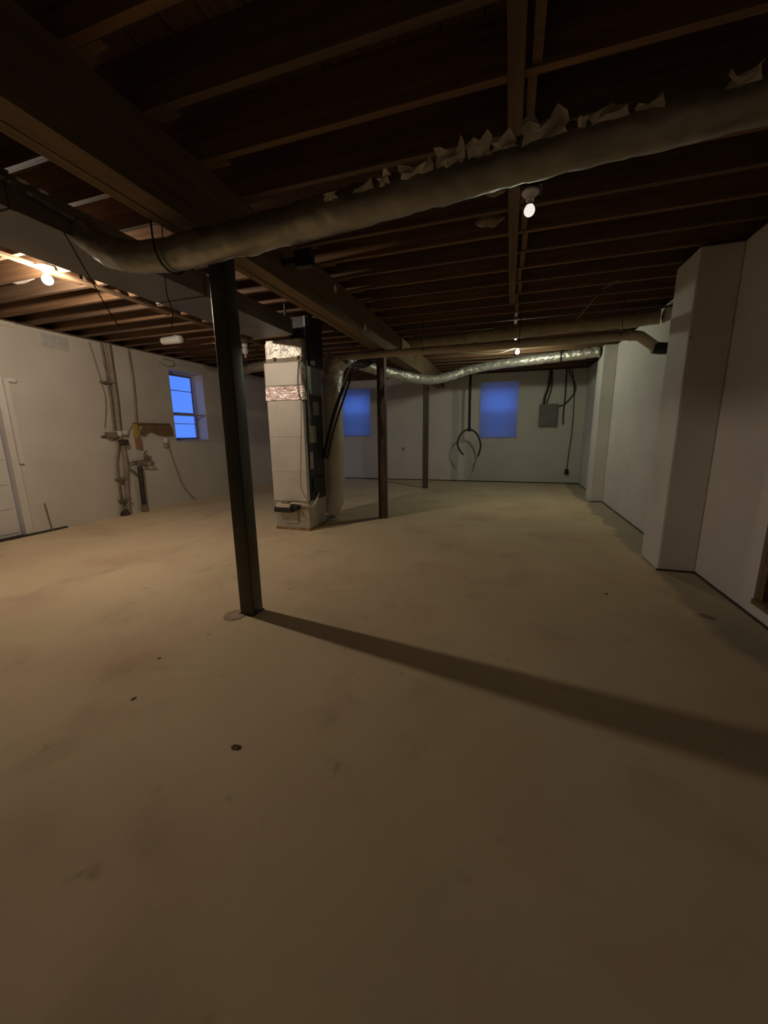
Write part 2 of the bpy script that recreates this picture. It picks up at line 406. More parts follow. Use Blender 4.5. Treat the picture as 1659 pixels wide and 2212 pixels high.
# ---- left window (clear, double hung, two lites per sash)
def window(name, x, y0, y1, z0, z1):
    w = struct(bpy.data.objects.new(name, None)); COL.objects.link(w); w.location = (x, y0, z0)
    bm = bmesh.new(); f = 0.035
    box(bm, x-0.05, x+0.03, y0, y0+f, z0, z1); box(bm, x-0.05, x+0.03, y1-f, y1, z0, z1)
    box(bm, x-0.05, x+0.03, y0+f, y1-f, z0, z0+f); box(bm, x-0.05, x+0.03, y0+f, y1-f, z1-f, z1)
    obj('window_frame', bm, 'winf', w)
    zm = z0 + (z1-z0)*0.40
    for k, (za, zb, xo) in enumerate(((z0+f, zm, 0.012), (zm, z1-f, -0.018))):
        bm = bmesh.new(); s = 0.022; a, b = x+xo-0.012, x+xo+0.012
        box(bm, a, b, y0+f, y0+f+s, za, zb); box(bm, a, b, y1-f-s, y1-f, za, zb)
        box(bm, a, b, y0+f+s, y1-f-s, za, za+s+0.01); box(bm, a, b, y0+f+s, y1-f-s, zb-s-0.01, zb)
        sash = obj('sash', bm, 'winm', w)
        zc = za + (zb-za)*(0.62 if k == 0 else 0.60)
        B('muntin', (a+0.004, b-0.004, y0+f+s, y1-f-s, zc-0.006, zc+0.006), 'winm', sash)
        for p, q in ((za+s+0.01, zc-0.006), (zc+0.006, zb-s-0.01)):
            B('pane', (x+xo-0.002, x+xo+0.002, y0+f+s, y1-f-s, p, q), 'glass', sash)
    return w
w1 = window('window_1', X0-WT+0.06, *WL)
B('window_sill', (X0-WT+0.09, X0+0.01, WL[0], WL[1], WL[2]-0.001, WL[2]+0.015), 'winf', w1)
B('cross_bar', (X0-0.05, X0-0.03, WL[0], WL[1], 1.755, 1.785), 'winf', w1)
w4 = window('window_4', X0-WT+0.06, *WH)
# ---- back windows: milky film over the reveal
def film_window(name, x0, x1, z0, z1):
    w = struct(bpy.data.objects.new(name, None)); COL.objects.link(w); w.location = (x0, Y1, z0)
    yb = Y1+WT-0.05; bm = bmesh.new(); f = 0.085
    box(bm, x0, x0+f, yb-0.03, yb+0.03, z0, z1); box(bm, x1-f, x1, yb-0.03, yb+0.03, z0, z1)
    box(bm, x0+f, x1-f, yb-0.03, yb+0.03, z0, z0+f); box(bm, x0+f, x1-f, yb-0.03, yb+0.03, z1-f-0.07, z1)  # frame made extra wide, most at the top, so the film dims at its edges
    obj('window_frame', bm, 'winf', w)
    zm = z0 + (z1-z0)*0.50
    B('dimming_screen', (x0+f, x1-f, yb+0.022, yb+0.026, z0+f, zm), 'screen', w)  # unseen screen, added to darken the lower half of the film
    B('meeting_rail', (x0+f, x1-f, yb-0.025, yb+0.02, zm-0.025, zm+0.025), 'winf', w)
    B('pane', (x0+f, x1-f, yb-0.003, yb+0.001, z0+f, zm-0.025), 'glass', w)
    B('pane', (x0+f, x1-f, yb+0.005, yb+0.009, zm+0.025, z1-f-0.07), 'glass', w)
    # film, slightly wrinkled, taped a little way inside the reveal
    bm = bmesh.new(); nx, nz = 14, 20; yf = Y1+0.02; g = []
    for i in range(nx+1):
        g.append([bm.verts.new((x0+0.002+(x1-x0-0.004)*i/nx, yf + 0.004*noise.noise(Vector((i*0.5, j*0.3, x0*7))), z0+0.002+(z1-z0-0.004)*j/nz)) for j in range(nz+1)])
    for i in range(nx):
        for j in range(nz): bm.faces.new((g[i][j], g[i+1][j], g[i+1][j+1], g[i][j+1]))
    obj('plastic_film', bm, 'film', w, smooth=True)
    B('window_sill', (x0-0.02, x1+0.02, Y1-0.015, Y1+0.03, z0-0.02, z0), 'winf', w)
    return w
film_window('window_2', *W1); film_window('window_3', *W2)

# ---- door in the left wall
d = struct(bpy.data.objects.new('door_1', None)); COL.objects.link(d); d.location = (X0-0.1, DL[0], 0)
xd = X0-0.11
bm = bmesh.new(); box(bm, xd-0.04, xd, DL[0]+0.03, DL[1]-0.1, 0.02, DL[3]-0.03); obj('door_leaf', bm, 'door', d)
for k in range(6):
    za = 0.06 + k*0.335
    B('door_panel', (xd, xd+0.010, DL[0]+0.05, DL[1]-0.13, za, za+0.322), 'door', d, bev=0.003)
B('jamb', (X0-0.15, X0-0.01, DL[1]-0.09, DL[1], 0, DL[3]), 'door', d, bev=0.004)
B('jamb', (X0-0.15, X0-0.01, DL[0], DL[0]+0.03, 0, DL[3]), 'door', d, bev=0.004)
B('door_head', (X0-0.15, X0-0.01, DL[0]+0.03, DL[1]-0.09, DL[3]-0.028, DL[3]), 'joist2', d)
B('stop_strip', (X0-0.01, X0+0.035, 3.50, 3.555, 1.0, 2.12), 'door', d, bev=0.008)
wad('caulk_lump', (X0+0.02, 3.60, 2.10), 0.03, 0.06, 0.035, 'door', d, 9)
bm = bmesh.new(); box(bm, X0-0.15, X0+0.015, DL[0], DL[1]+0.2, 0.0, 0.02); obj('threshold', bm, 'iron', d)
T('drain_stub', [(X0+0.012, 3.74, 0.0), (X0+0.012, 3.72, 0.22), (X0+0.02, 3.70, 0.42)], 0.009, 'pipe', d)

# ================================================================ BEAM AND POSTS
beam = thing('timber_beam', (-1.85, 4, 2.52), 'long built-up brown timber beam carried on the row of dark posts', 'beam')
for k in range(3):
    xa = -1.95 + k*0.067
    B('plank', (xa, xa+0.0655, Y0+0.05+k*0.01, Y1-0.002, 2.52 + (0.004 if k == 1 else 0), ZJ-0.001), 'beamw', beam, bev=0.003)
def post(x, y, m, label, s=0.062, rot=0.0, ztop=2.52):
    t = thing('support_post', (x, y, 0), label, 'post', 'steel posts under the timber beam')
    bm = bmesh.new(); box(bm, x-s, x+s, y-s, y+s, 0.008, ztop-0.01)
    es = [e for e in bm.edges if abs(e.verts[0].co.z - e.verts[1].co.z) > 1]
    bmesh.ops.bevel(bm, geom=es, offset=0.014, segments=5, affect='EDGES', profile=0.5)
    for f in bm.faces: f.smooth = True
    for e in bm.edges:
        if any(abs(f.normal.z) > 0.9 for f in e.link_faces): e.smooth = False
    obj('shaft', bm, m, t)
    B('base_plate', (x-s-0.004, x+s+0.004, y-s-0.004, y+s+0.004, 0, 0.008), m, t)
    B('top_plate', (x-s-0.03, x+s+0.03, y-s-0.03, y+s+0.03, ztop-0.01, ztop), m, t)
    return t
post(-1.845, 2.33, 'steel', 'tall dark steel post nearest the camera, standing on bare concrete')
post(-1.89, 5.82, 'rust', 'reddish-brown post standing just right of the furnace')
post(-1.93, 9.33, 'olive', 'thin dark brown post farthest back, before the back wall')
# round patch of mortar at the foot of the near post
bm = bmesh.new(); bmesh.ops.create_circle(bm, cap_ends=True, segments=18, radius=0.085)
for v in bm.verts: v.co *= 1 + 0.25*noise.noise(v.co*14)
r = bmesh.ops.extrude_face_region(bm, geom=bm.faces[:])
bmesh.ops.translate(bm, verts=[v for v in r['geom'] if isinstance(v, bmesh.types.BMVert)], vec=(0, 0, 0.005))
bmesh.ops.translate(bm, verts=bm.verts[:], vec=(-1.93, 2.24, 0)); obj('mortar_patch', bm, 'mortar', floor)

# ================================================================ DUCTS
trunk = thing('trunk_duct', (-2.88, 3, 2.55), 'long rectangular dark grey metal duct running from the left edge to the furnace', 'duct')
for k, (ya, yb) in enumerate(((-1.2, 0.2), (0.22, 1.62), (1.64, 3.04), (3.06, 4.5))):
    B('duct_section', (-3.15, -2.6, ya, yb, 2.55, 2.725), 'trunk', trunk, bev=0.004)
    for x_ in (-3.12, -2.64): B('hanger_strap', (x_, x_+0.02, yb-0.12, yb-0.10, 2.725, ZJ), 'iron', trunk)
    if k: B('drive_cleat', (-3.158, -2.592, ya-0.022, ya+0.002, 2.542, 2.733), 'trunk', trunk)
bm = bmesh.new()
for k in range(30):
    y = 1.48 + k*0.016
    for j in range(2): bm.verts.new((-2.575+0.012*noise.noise(Vector((k*.7, j, 1))), y, 2.675 + 0.022*j - k*0.0016 + 0.008*noise.noise(Vector((k*.5, j, 5)))))
bm.verts.ensure_lookup_table()
for k in range(29):
    if k in (11, 12, 13): continue
    bm.faces.new((bm.verts[2*k], bm.verts[2*k+1], bm.verts[2*k+3], bm.verts[2*k+2]))
bmesh.ops.solidify(bm, geom=bm.faces[:], thickness=0.003)
obj('loose_foil_tape', bm, 'foilb', trunk)
for y_, z_ in ((1.70, 2.715), (1.80, 2.715)):
    wad('foil_scrap', (-2.585, y_, z_), 0.012, 0.03, 0.01, 'foilb', trunk, y_)

# near round foil-wrapped duct crossing under the beam
duct = thing('insulated_duct', (-0.5, 1.9, 2.4), 'big foil-wrapped round duct crossing overhead in front of the nearest post', 'duct', 'foil-jacketed ducts')
path = smooth_path([(-2.60, 2.02, 2.60), (-2.5, 2.02, 2.52), (-2.28, 2.0, 2.42), (-2.0, 2.02, 2.395), (-1.6, 2.0, 2.39), (-1.1, 1.96, 2.388), (-0.6, 1.915, 2.395), (0, 1.876, 2.408), (0.7, 1.846, 2.424), (1.2, 1.82, 2.434), (1.74, 1.80, 2.438)], 26)
rad = [0.084 - 0.010*min(1, max(0, (p.x+2.0)/2.0)) for p in path]
bm = bmesh.new(); tube(bm, path, rad, 48, noise_amp=0.010, nscale=8, top=0.010)
obj('jacket', bm, 'foil', duct, smooth=True)
# crumpled foil seam standing up along the top front edge
def flap(x0, x1, h, seed, parent):
    bm = bmesh.new(); n = max(3, int((x1-x0)/0.028)); g = []
    rnd = random.Random(seed)
    for i in range(n+1):
        x = x0 + (x1-x0)*i/n; k = min(range(len(path)), key=lambda q: abs(path[q].x-x)); p = path[k]; r_ = rad[k]
        hh = h*rnd.uniform(0.35, 1.0); col = []
        for j in range(4):
            f = j/3
            col.append(bm.verts.new((x + rnd.uniform(-.012, .012), p.y - r_*1.03 - f*0.022 + rnd.uniform(-.016, .016)*(0.4+f), p.z + r_*0.12 + f*hh + rnd.uniform(-.006, .006))))
        g.append(col)
    for i in range(n):
        for j in range(3):
            bm.faces.new((g[i][j], g[i+1][j], g[i+1][j+1])); bm.faces.new((g[i][j], g[i+1][j+1], g[i][j+1]))
    bmesh.ops.solidify(bm, geom=bm.faces[:], thickness=0.002)
    o = obj('foil_flap', bm, 'flap', parent)
for k, (a, b, h) in enumerate(((-0.86, -0.80, .03), (-0.72, -0.62, .04), (-0.60, -0.54, .055), (-0.50, -0.36, .055), (-0.345, -0.23, .085), (-0.22, -0.13, .07), (-0.12, -0.03, .06), (-0.01, 0.145, .095), (0.18, 0.20, .04), (0.215, 0.34, .06), (0.36, 0.44, .03), (0.62, 0.70, .06))):
    flap(a, b, h, 31+k, duct)
for x_ in (-1.95,):
    bm = bmesh.new(); tube(bm, [(x_, 2.02 + 0.115*math.cos(a), 2.41+0.115*math.sin(a)) for a in [PI*(1+q/10) for q in range(11)]], 0.006, 8)
    tube(bm, [(x_, 1.905, 2.41), (x_, 1.905, ZJ)], 0.005, 8); tube(bm, [(x_, 2.135, 2.41), (x_, 2.135, ZJ)], 0.005, 8)
    obj('hanger_wire', bm, 'blackr', duct)

# second duct, grey jacket, to the right pilaster
d2 = thing('insulated_duct', (0, 6.2, 2.76), 'dull ragged grey-brown duct above the long plastic drain pipe', 'duct', 'foil-jacketed ducts')
p2 = smooth_path([(-1.6, 6.55, 2.77), (-0.77, 6.42, 2.765), (0.05, 6.3, 2.76), (0.8, 6.2, 2.76), (1.4, 6.1, 2.735), (1.72, 6.0, 2.73)], 22)
bm = bmesh.new(); tube(bm, p2, 0.085, 30, noise_amp=0.014, nscale=6, top=0.0); obj('jacket', bm, 'tape', d2, smooth=True)
for k in range(9):
    x_ = -1.4 + k*0.3; wad('torn_insulation', (x_, 6.42-0.12*x_*0.8-0.09, 2.80), 0.07, 0.02, 0.03, 'foil', d2, k*3.1)
# third duct, bright foil, at the back
d3 = thing('insulated_duct', (0, 9, 2.7), 'long crinkled foil duct from the furnace top to behind the far lit bulb', 'duct', 'foil-jacketed ducts')
p3 = smooth_path([(-2.46, 5.75, 2.46), (-2.25, 6.3, 2.42), (-2.05, 6.9, 2.385), (-1.85, 7.5, 2.38), (-1.60, 8.2, 2.41), (-1.3, 8.75, 2.53), (-0.95, 8.98, 2.66), (-0.32, 8.92, 2.735), (0.4, 8.72, 2.75), (0.9, 8.54, 2.75), (1.2, 8.42, 2.75), (1.50, 8.32, 2.76)], 26)
bm = bmesh.new(); tube(bm, p3, 0.092, 40, noise_amp=0.014, nscale=14, top=0.0); obj('jacket', bm, 'foilb', d3, smooth=True)
bm = bmesh.new(); tube(bm, [(0.86, 8.56+0.11*math.cos(a), 2.75+0.11*math.sin(a)) for a in [2*PI*q/18 for q in range(19)]], 0.012, 8); obj('strap', bm, 'blackr', d3)
# ducts in the far left, behind the furnace
d4 = thing('insulated_duct', (-4.2, 6.6, 2.6), 'dim drooping duct behind the near post, left of the furnace', 'duct', 'foil-jacketed ducts')
p4 = smooth_path([(-5.6, 7.6, 2.76), (-5.0, 7.1, 2.70), (-4.4, 6.6, 2.62), (-3.9, 6.4, 2.60), (-3.4, 6.0, 2.68), (-3.1, 5.6, 2.76)], 20)
bm = bmesh.new(); tube(bm, p4, 0.09, 26, noise_amp=0.014, nscale=7); obj('jacket', bm, 'tape', d4, smooth=True)
# ================================================================ FURNACE
FX0, FX1 = -3.17, -2.63
fu = thing('furnace', (-2.9, 4.98, 0), 'tall upright furnace with pale duct-board column and black side cabinet', 'furnace')
def crumple_box(dims, n, amp, seed):
    bm = bmesh.new(); box(bm, *dims)
    bmesh.ops.subdivide_edges(bm, edges=bm.edges[:], cuts=n, use_grid_fill=True)
    for v in bm.verts:
        q = v.co*14 + Vector((seed, 0, 0)); v.co += Vector((noise.noise(q), noise.noise(q+Vector((5, 5, 5))), 0))*amp
    return bm
B('base_plenum', (FX0, FX1, 4.72, 5.26, 0.012, 0.42), 'galv', fu, bev=0.006)
bm = bmesh.new(); box(bm, FX0-0.006, FX1+0.006, 4.714, 4.75, 0, 0.04); box(bm, FX1-0.03, FX1+0.006, 4.75, 5.27, 0, 0.04); box(bm, FX0-0.006, FX0+0.03, 4.75, 5.27, 0, 0.04); box(bm, FX0+.03, FX1-.03, 5.24, 5.27, 0, 0.04)
obj('base_flange', bm, 'galvrust', fu)
B('access_plate', (-3.05, -2.80, 4.706, 4.72, 0.10, 0.28), 'galv', fu, bev=0.003)
B('duct_board_column', (FX0-0.01, FX1-0.005, 4.71, 4.79, 0.42, 1.80), 'board', fu, bev=0.008)
for z_ in (0.84, 1.32):
    B('joint_tape', (FX0-0.013, FX1-0.002, 4.705, 4.72, z_, z_+0.012), 'board', fu)
obj('foil_tape_band', crumple_box((FX0-0.018, FX1+0.012, 4.695, 4.80, 1.80, 1.885), 14, 0.006, 3), 'foilp', fu)
obj('foil_tape_band', crumple_box((FX0-0.016, FX1+0.010, 4.697, 4.80, 1.887, 1.975), 14, 0.006, 8), 'foilp', fu)
B('upper_plenum', (FX0-0.02, FX1+0.005, 4.70, 4.82, 1.975, 2.29), 'board', fu, bev=0.02)
obj('neck', crumple_box((FX0+0.03, FX1+0.01, 4.72, 4.83, 2.335, 2.56), 12, 0.007, 5), 'foilb', fu)
obj('tan_tape_band', crumple_box((FX0+0.015, FX1+0.008, 4.71, 4.84, 2.29, 2.335), 8, 0.004, 6), 'tape', fu)
for x_ in (-3.03, -2.68):
    B('clip', (x_, x_+0.03, 4.70, 4.712, 2.30, 2.345), 'blackr', fu)
cab = B('cabinet', (FX0+0.02, FX1+0.005, 4.80, 5.26, 0.42, 1.88), 'black', fu, bev=0.006)
for ya, yb, za, zb in ((4.96, 5.14, 1.61, 1.79), (4.81, 5.02, 1.23, 1.46), (4.81, 4.90, 0.87, 1.10)):
    B('label_plate', (FX1+0.005, FX1+0.011, ya, yb, za, zb), 'labelp', cab)
B('door_rail', (FX1+0.005, FX1+0.02, 4.82, 5.24, 1.545, 1.565), 'black', cab)
B('corner_trim', (FX1+0.005, FX1+0.02, 5.235, 5.255, 1.15, 1.95), 'galv', cab)
B('burner_recess', (FX1+0.005, FX1+0.03, 4.85, 5.2, 0.55, 0.74), 'blackr', cab, bev=0.01)
B('coil_box', (FX0+0.02, FX1+0.012, 4.83, 5.24, 1.88, 2.25), 'coil', fu, bev=0.006)
B('flue_plenum', (FX0+0.3, FX1+0.06, 4.85, 5.24, 2.25, ZJ-0.005), 'black', fu, bev=0.01)
B('corner_angle', (FX1+0.0, FX1+0.03, 4.82, 4.845, 2.25, 2.85), 'trunk', fu)
T('gas_tube', [(FX1+0.03, 4.80, 2.3), (FX1+0.032, 4.80, 1.8), (FX1+0.03, 4.80, 1.24)], 0.009, 'pvc', fu, seg=8)
T('thermostat_wire', smooth_path([(FX1-0.02, 4.69, 2.28), (FX1-0.05, 4.685, 2.05), (FX1-0.045, 4.685, 1.88), (FX1-0.01, 4.685, 1.79), (FX1+0.03, 4.80, 1.78)], 6), 0.005, 'blackr', fu, seg=6)
T('thermostat_wire', smooth_path([(FX1-0.03, 4.70, 1.78), (FX1-0.05, 4.70, 1.4), (FX1-0.09, 4.70, 0.9), (FX1-0.10, 4.70, 0.62), (FX1-0.02, 4.70, 0.46)], 6), 0.003, 'labelp', fu, seg=6)
# condensate pump on the front of the base
pump = B('pump', (-3.12, -2.84, 4.60, 4.715, 0.275, 0.345), 'blackr', fu, bev=0.012)
B('pump_lid', (-3.08, -2.86, 4.60, 4.712, 0.345, 0.40), 'cream', pump, bev=0.012)
B('pump_motor', (-3.02, -2.9, 4.63, 4.70, 0.40, 0.425), 'pipe', pump, bev=0.008)
B('pump_head', (-2.87, -2.76, 4.63, 4.715, 0.31, 0.37), 'blackr', pump, bev=0.01)
T('drain_tube', smooth_path([(-2.88, 4.66, 0.40), (-2.80, 4.65, 0.405), (-2.72, 4.66, 0.40), (-2.62, 4.67, 0.375), (-2.57, 4.72, 0.365), (-2.55, 4.80, 0.42), (-2.56, 4.86, 0.48), (-2.59, 4.95, 0.50), (-2.62, 5.0, 0.50)], 6), 0.014, 'cream', fu, seg=10)
bm = bmesh.new()
box(bm, -3.2, -3.18, 4.78, 4.80, 2.12, 2.54)
obj('support_strap', bm, 'galv', fu)

# vertical round return duct standing behind right side of the furnace
rd = thing('return_duct', (-2.6, 5.5, 0), 'pale round foil duct rising at the right side of the furnace', 'duct')
pr = smooth_path([(-2.70, 5.46, 0.12), (-2.64, 5.50, 0.26), (-2.61, 5.52, 0.45), (-2.60, 5.53, 0.9), (-2.60, 5.53, 1.5), (-2.60, 5.53, 1.9)], 14)
bm = bmesh.new(); tube(bm, pr, 0.165, 36, noise_amp=0.006, nscale=7); obj('lower_pipe', bm, 'board', rd, smooth=True)
pr = smooth_path([(-2.60, 5.53, 1.88), (-2.60, 5.53, 2.1), (-2.57, 5.54, 2.3), (-2.48, 5.56, 2.44)], 10)
bm = bmesh.new(); tube(bm, pr, [0.172]*len(pr), 36, noise_amp=0.014, nscale=12); obj('foil_sleeve', bm, 'foilb', rd, smooth=True)
bm = bmesh.new(); lathe(bm, ((0.15, 0), (0.19, 0.0), (0.19, 0.03), (0.16, 0.05)), (-2.70, 5.46, 0.0), 28); obj('foot_ring', bm, 'galv', rd)

ls = thing('refrigerant_line', (-2.3, 5.3, 2), 'black insulated hose slanting down across the pale round duct', 'hose')
T('hose', smooth_path([(-1.98, 5.25, 2.30), (-2.14, 5.24, 2.24), (-2.26, 5.24, 2.02), (-2.42, 5.24, 1.66), (-2.53, 5.24, 1.34), (-2.59, 5.24, 1.12), (-2.60, 5.22, 1.0)], 8), 0.024, 'blackr', ls)
T('hose', smooth_path([(-1.98, 5.28, 2.26), (-2.12, 5.27, 2.20), (-2.22, 5.28, 2.0), (-2.38, 5.28, 1.62), (-2.50, 5.28, 1.30), (-2.58, 5.26, 0.98)], 8), 0.014, 'blackr', ls)
wad('black_wrap', (-2.0, 5.27, 2.29), 0.14, 0.05, 0.05, 'blackr', ls, 4)

# ================================================================ PLASTIC DRAIN PIPE
pv = thing('drain_pipe', (0, 5.6, 2.45), 'long tan plastic pipe crossing the room under the joists to the right pilaster', 'pipe')
pp = [(-2.56, 5.6, 2.43), (-1.9, 5.6, 2.435), (-1.3, 5.6, 2.44), (0, 5.6, 2.435), (1.42, 5.6, 2.40)]
pp = [(x_, 5.6, 2.47-0.02*(x_+2.6)/4) for x_ in (-2.42, -1.9, -1.3, -0.6, 0, 0.7, 1.30)]
T('pipe', pp, 0.05, 'pvc', pv, seg=22)
T('elbow', smooth_path([(1.30, 5.6, 2.45), (1.40, 5.6, 2.445), (1.47, 5.6, 2.40), (1.60, 5.6, 2.30)], 6), 0.057, 'pvc', pv, seg=22)
T('rubber_coupling', [(1.565, 5.6, 2.30), (1.66, 5.6, 2.285), (1.749, 5.6, 2.28)], 0.066, 'blackr', pv, seg=22)
for x_ in (-2.2, -1.55):
    T('coupling', [(x_-0.05, 5.6, 2.468), (x_+0.05, 5.6, 2.467)], 0.058, 'pvc', pv, seg=22)
for x_ in (0.06, 1.205, -1.195):
    B('hanger_strap', (x_-0.005, x_+0.005, 5.545, 5.555, 2.45, ZJ), 'iron', pv)
rod = T('threaded_rod', [(1.25, 5.45, 2.66), (1.5, 5.35, 2.67), (1.745, 5.3, 2.68)], 0.012, 'iron', None, seg=8)
tag(rod, 'thin black rod above the end of the tan plastic pipe', 'rod')

# ================================================================ LAMPS
def lamp(loc, label, m_, zc, scale=1.0, em=None):
    x, y, _ = loc
    t = thing('bulb_lamp', (x, y, zc), label, 'lamp', 'bare bulbs in porcelain holders')
    bm = bmesh.new(); s = scale
    lathe(bm, ((0.055*s, 0), (0.057*s, -0.012), (0.045*s, -0.025), (0.03*s, -0.035), (0.026*s, -0.055), (0.018*s, -0.055)), (x, y, zc), 24)
    obj('holder', bm, 'white', t, smooth=True)
    bm = bmesh.new()
    lathe(bm, ((0.013, -0.052), (0.014, -0.062), (0.018, -0.072), (0.024, -0.082), (0.022, -0.083)), (x, y, zc), 24)
    obj('bulb_neck', bm, 'white', t, smooth=True)
    bm = bmesh.new(); g = 0.036*s; zt = -0.083
    lathe(bm, [(g*math.sin(a), zt - g*math.cos(0.6) + g*math.cos(a)) for a in [0.6 + (PI-0.6)*q/14 for q in range(15)]], (x, y, zc), 24)
    obj('bulb', bm, em, t, smooth=True)
    return t
lamp((-4.04, 2.72, 0), 'brightest lit bare bulb, between the joists at far left', None, 2.86, 1.15, emit('bulb_glow_left', (1.0, 0.83, 0.66), BULB_LEFT))
lamp((0.05, 2.97, 0), 'dim white bare bulb hanging nearest, right of the furring strip', None, 2.85, 0.95, emit('bulb_glow_mid', (1.0, 0.93, 0.86), BULB_MID))
lamp((0.06, 7.75, 0), 'small lit bare bulb far back, before the bright foil duct', None, 2.86, 1.0, emit('bulb_glow_far', (0.95, 1.0, 0.74), BULB_FAR))
T('lamp_cable', smooth_path([(-1.3, 7.4, 2.84), (-0.8, 7.55, 2.76), (-0.3, 7.7, 2.74), (0.03, 7.75, 2.82)], 8), 0.006, 'cream', None, seg=6)
tag(bpy.data.objects['lamp_cable'], 'pale cable sagging to the far lit bulb', 'cable')
# junction plates above the mid lamp
jb = B('junction_box', (0.0, 0.12, 2.92, 3.04, 2.852, 2.90), 'iron'); tag(jb, 'dark junction box above the dim white bulb', 'electrical box')
jb2 = B('junction_box', (-1.63, -1.49, 2.90, 2.97, 2.60, 2.72), 'black', bev=0.008)
tag(jb2, 'small black box on the right side of the timber beam', 'electrical box')
bm = bmesh.new(); box(bm, -1.75, -1.63, 2.92, 2.95, 2.64, 2.68); obj('bracket', bm, 'black', jb2)

# ================================================================ SMALL CEILING THINGS
t = thing('white_canister', (-5.05, 5.07, 2.8), 'white plastic cylinder lying under the left joists above the left wall window', 'cylinder')
bm = bmesh.new(); lathe(bm, ((0.035, -0.2), (0.052, -0.19), (0.055, -0.17), (0.058, 0.14), (0.05, 0.17), (0.02, 0.18)), (-5.04, 5.07, 2.80), 20, 'X'); obj('body', bm, 'white', t, smooth=True)
bm = bmesh.new(); lathe(bm, ((0.032, 0), (0.038, 0.01), (0.038, 0.035), (0.02, 0.045)), (-5.02, 5.12, 2.87-0.02), 16); obj('cap', bm, 'white', t, smooth=True)
t = thing('pipe_fitting', (-4.43, 6.0, 2.8), 'white stacked plastic pipe fitting just right of the near post', 'pipe fitting')
bm = bmesh.new(); lathe(bm, ((0.03, 2.72), (0.05, 2.74), (0.052, 2.80), (0.036, 2.83), (0.05, 2.85), (0.05, 2.93), (0.036, 2.96), (0.05, 2.98), (0.048, 3.05), (0.02, 3.07)), (-4.43, 6.02, 0), 18); obj('body', bm, 'white', t, smooth=True)
bm = bmesh.new(); tube(bm, [(-4.43, 6.02, 2.74), (-4.43, 6.02, 2.66)], 0.02, 10); obj('stem', bm, 'pvc', t)
t = T('hanging_wire', smooth_path([(-2.59, 1.88, 2.55), (-2.57, 1.97, 2.36), (-2.57, 2.06, 2.20), (-2.55, 2.12, 2.08)], 8), 0.0035, 'blackr', None, seg=6)
t = bpy.data.objects['hanging_wire']; tag(t, 'thin dark wire hanging from the grey trunk duct, just right of the brightest bulb', 'wire')
t2 = T('hanging_wire', smooth_path([(-2.09, 2.14, 2.87), (-2.12, 2.145, 2.5), (-2.14, 2.15, 2.25), (-2.13, 2.17, 2.15), (-2.18, 2.2, 2.05)], 8), 0.003, 'blackr', None, seg=6)
tag(t2, 'thin dark wire dangling beneath the near foil duct, left of the post', 'wire')
for k, (p, q, lb) in enumerate((((-4.75, 5.6, 2.86), (-4.62, 5.72, 2.74), 'short stiff wire end left of the near post, under the joists'),
                                ((0.85, 4.9, 2.80), (1.02, 4.95, 2.88), 'short pale wire stub under the dark joists near the right wall'),
                                ((0.70, 5.5, 2.66), (0.88, 5.38, 2.87), 'short pale wire stub just above the tan plastic pipe'))):
    tag(T('wire_stub', [p, q], 0.005, 'pvc', None, seg=6), lb, 'wire')
# little pale bits on the beam face
for k, (y_, z_, lb) in enumerate(((3.9, 2.78, 'small white tag on the timber beam, nearest one'), (4.75, 2.62, 'small white oval tag low on the timber beam toward the back'))):
    bm = bmesh.new(); bmesh.ops.create_circle(bm, cap_ends=True, segments=14, radius=1.0)
    r = bmesh.ops.extrude_face_region(bm, geom=bm.faces[:]); bmesh.ops.translate(bm, verts=[v for v in r['geom'] if isinstance(v, bmesh.types.BMVert)], vec=(0, 0, 1))
    for v in bm.verts: v.co = Vector((-1.749+0.006*v.co.z, y_+0.03*v.co.x, z_+0.04*v.co.y))
    tag(obj('tag_disc', bm, 'white'), lb, 'tag')

# ================================================================ LEFT WALL PLUMBING AND WIRING
XW = X0
cp = thing('conduit_run', (XW+0.05, 4.9, 0), 'thick pipe running down the left wall from joists to floor', 'pipe')
T('main_pipe', smooth_path([(XW+0.06, 4.99, 2.83), (XW+0.06, 4.99, 2.0), (XW+0.06, 4.96, 1.40), (XW+0.06, 4.99, 1.2), (XW+0.06, 5.0, 0.9), (XW+0.06, 4.95, 0.5), (XW+0.06, 4.92, 0.0)], 5), 0.036, 'pipel', cp)
T('side_pipe', smooth_path([(XW+0.04, 4.90, 2.82), (XW+0.04, 4.92, 2.0), (XW+0.04, 4.90, 1.5), (XW+0.04, 4.93, 1.2), (XW+0.04, 4.86, 0.9), (XW+0.04, 4.84, 0.4), (XW+0.04, 4.84, 0.0)], 5), 0.018, 'pipe', cp)
T('thin_line', smooth_path([(XW+0.02, 4.72, 2.8), (XW+0.02, 4.82, 2.2), (XW+0.02, 4.84, 1.9), (XW+0.02, 4.76, 1.5)], 5), 0.008, 'pipel', cp, seg=8)
B('valve_body', (XW+0.005, XW+0.10, 4.74, 4.94, 1.33, 1.42), 'pipe', cp, bev=0.015)
B('valve_body', (XW+0.02, XW+0.12, 4.93, 5.07, 1.20, 1.30), 'iron', cp, bev=0.015)
B('clamp', (XW+0.01, XW+0.11, 4.90, 4.97, 1.36, 1.44), 'white', cp, bev=0.01)
B('clamp', (XW+0.01, XW+0.10, 5.02, 5.09, 1.38, 1.45), 'white', cp, bev=0.01)
B('lever', (XW+0.03, XW+0.05, 4.66, 4.78, 1.345, 1.365), 'iron', cp)
for z_ in (2.2, 0.62, 0.25): B('pipe_clip', (XW+0.002, XW+0.095, 4.80, 4.99, z_, z_+0.03), 'pipe', cp)
wad('floor_collar', (XW+0.05, 4.88, 0.05), 0.05, 0.09, 0.06, 'iron', cp, 6)
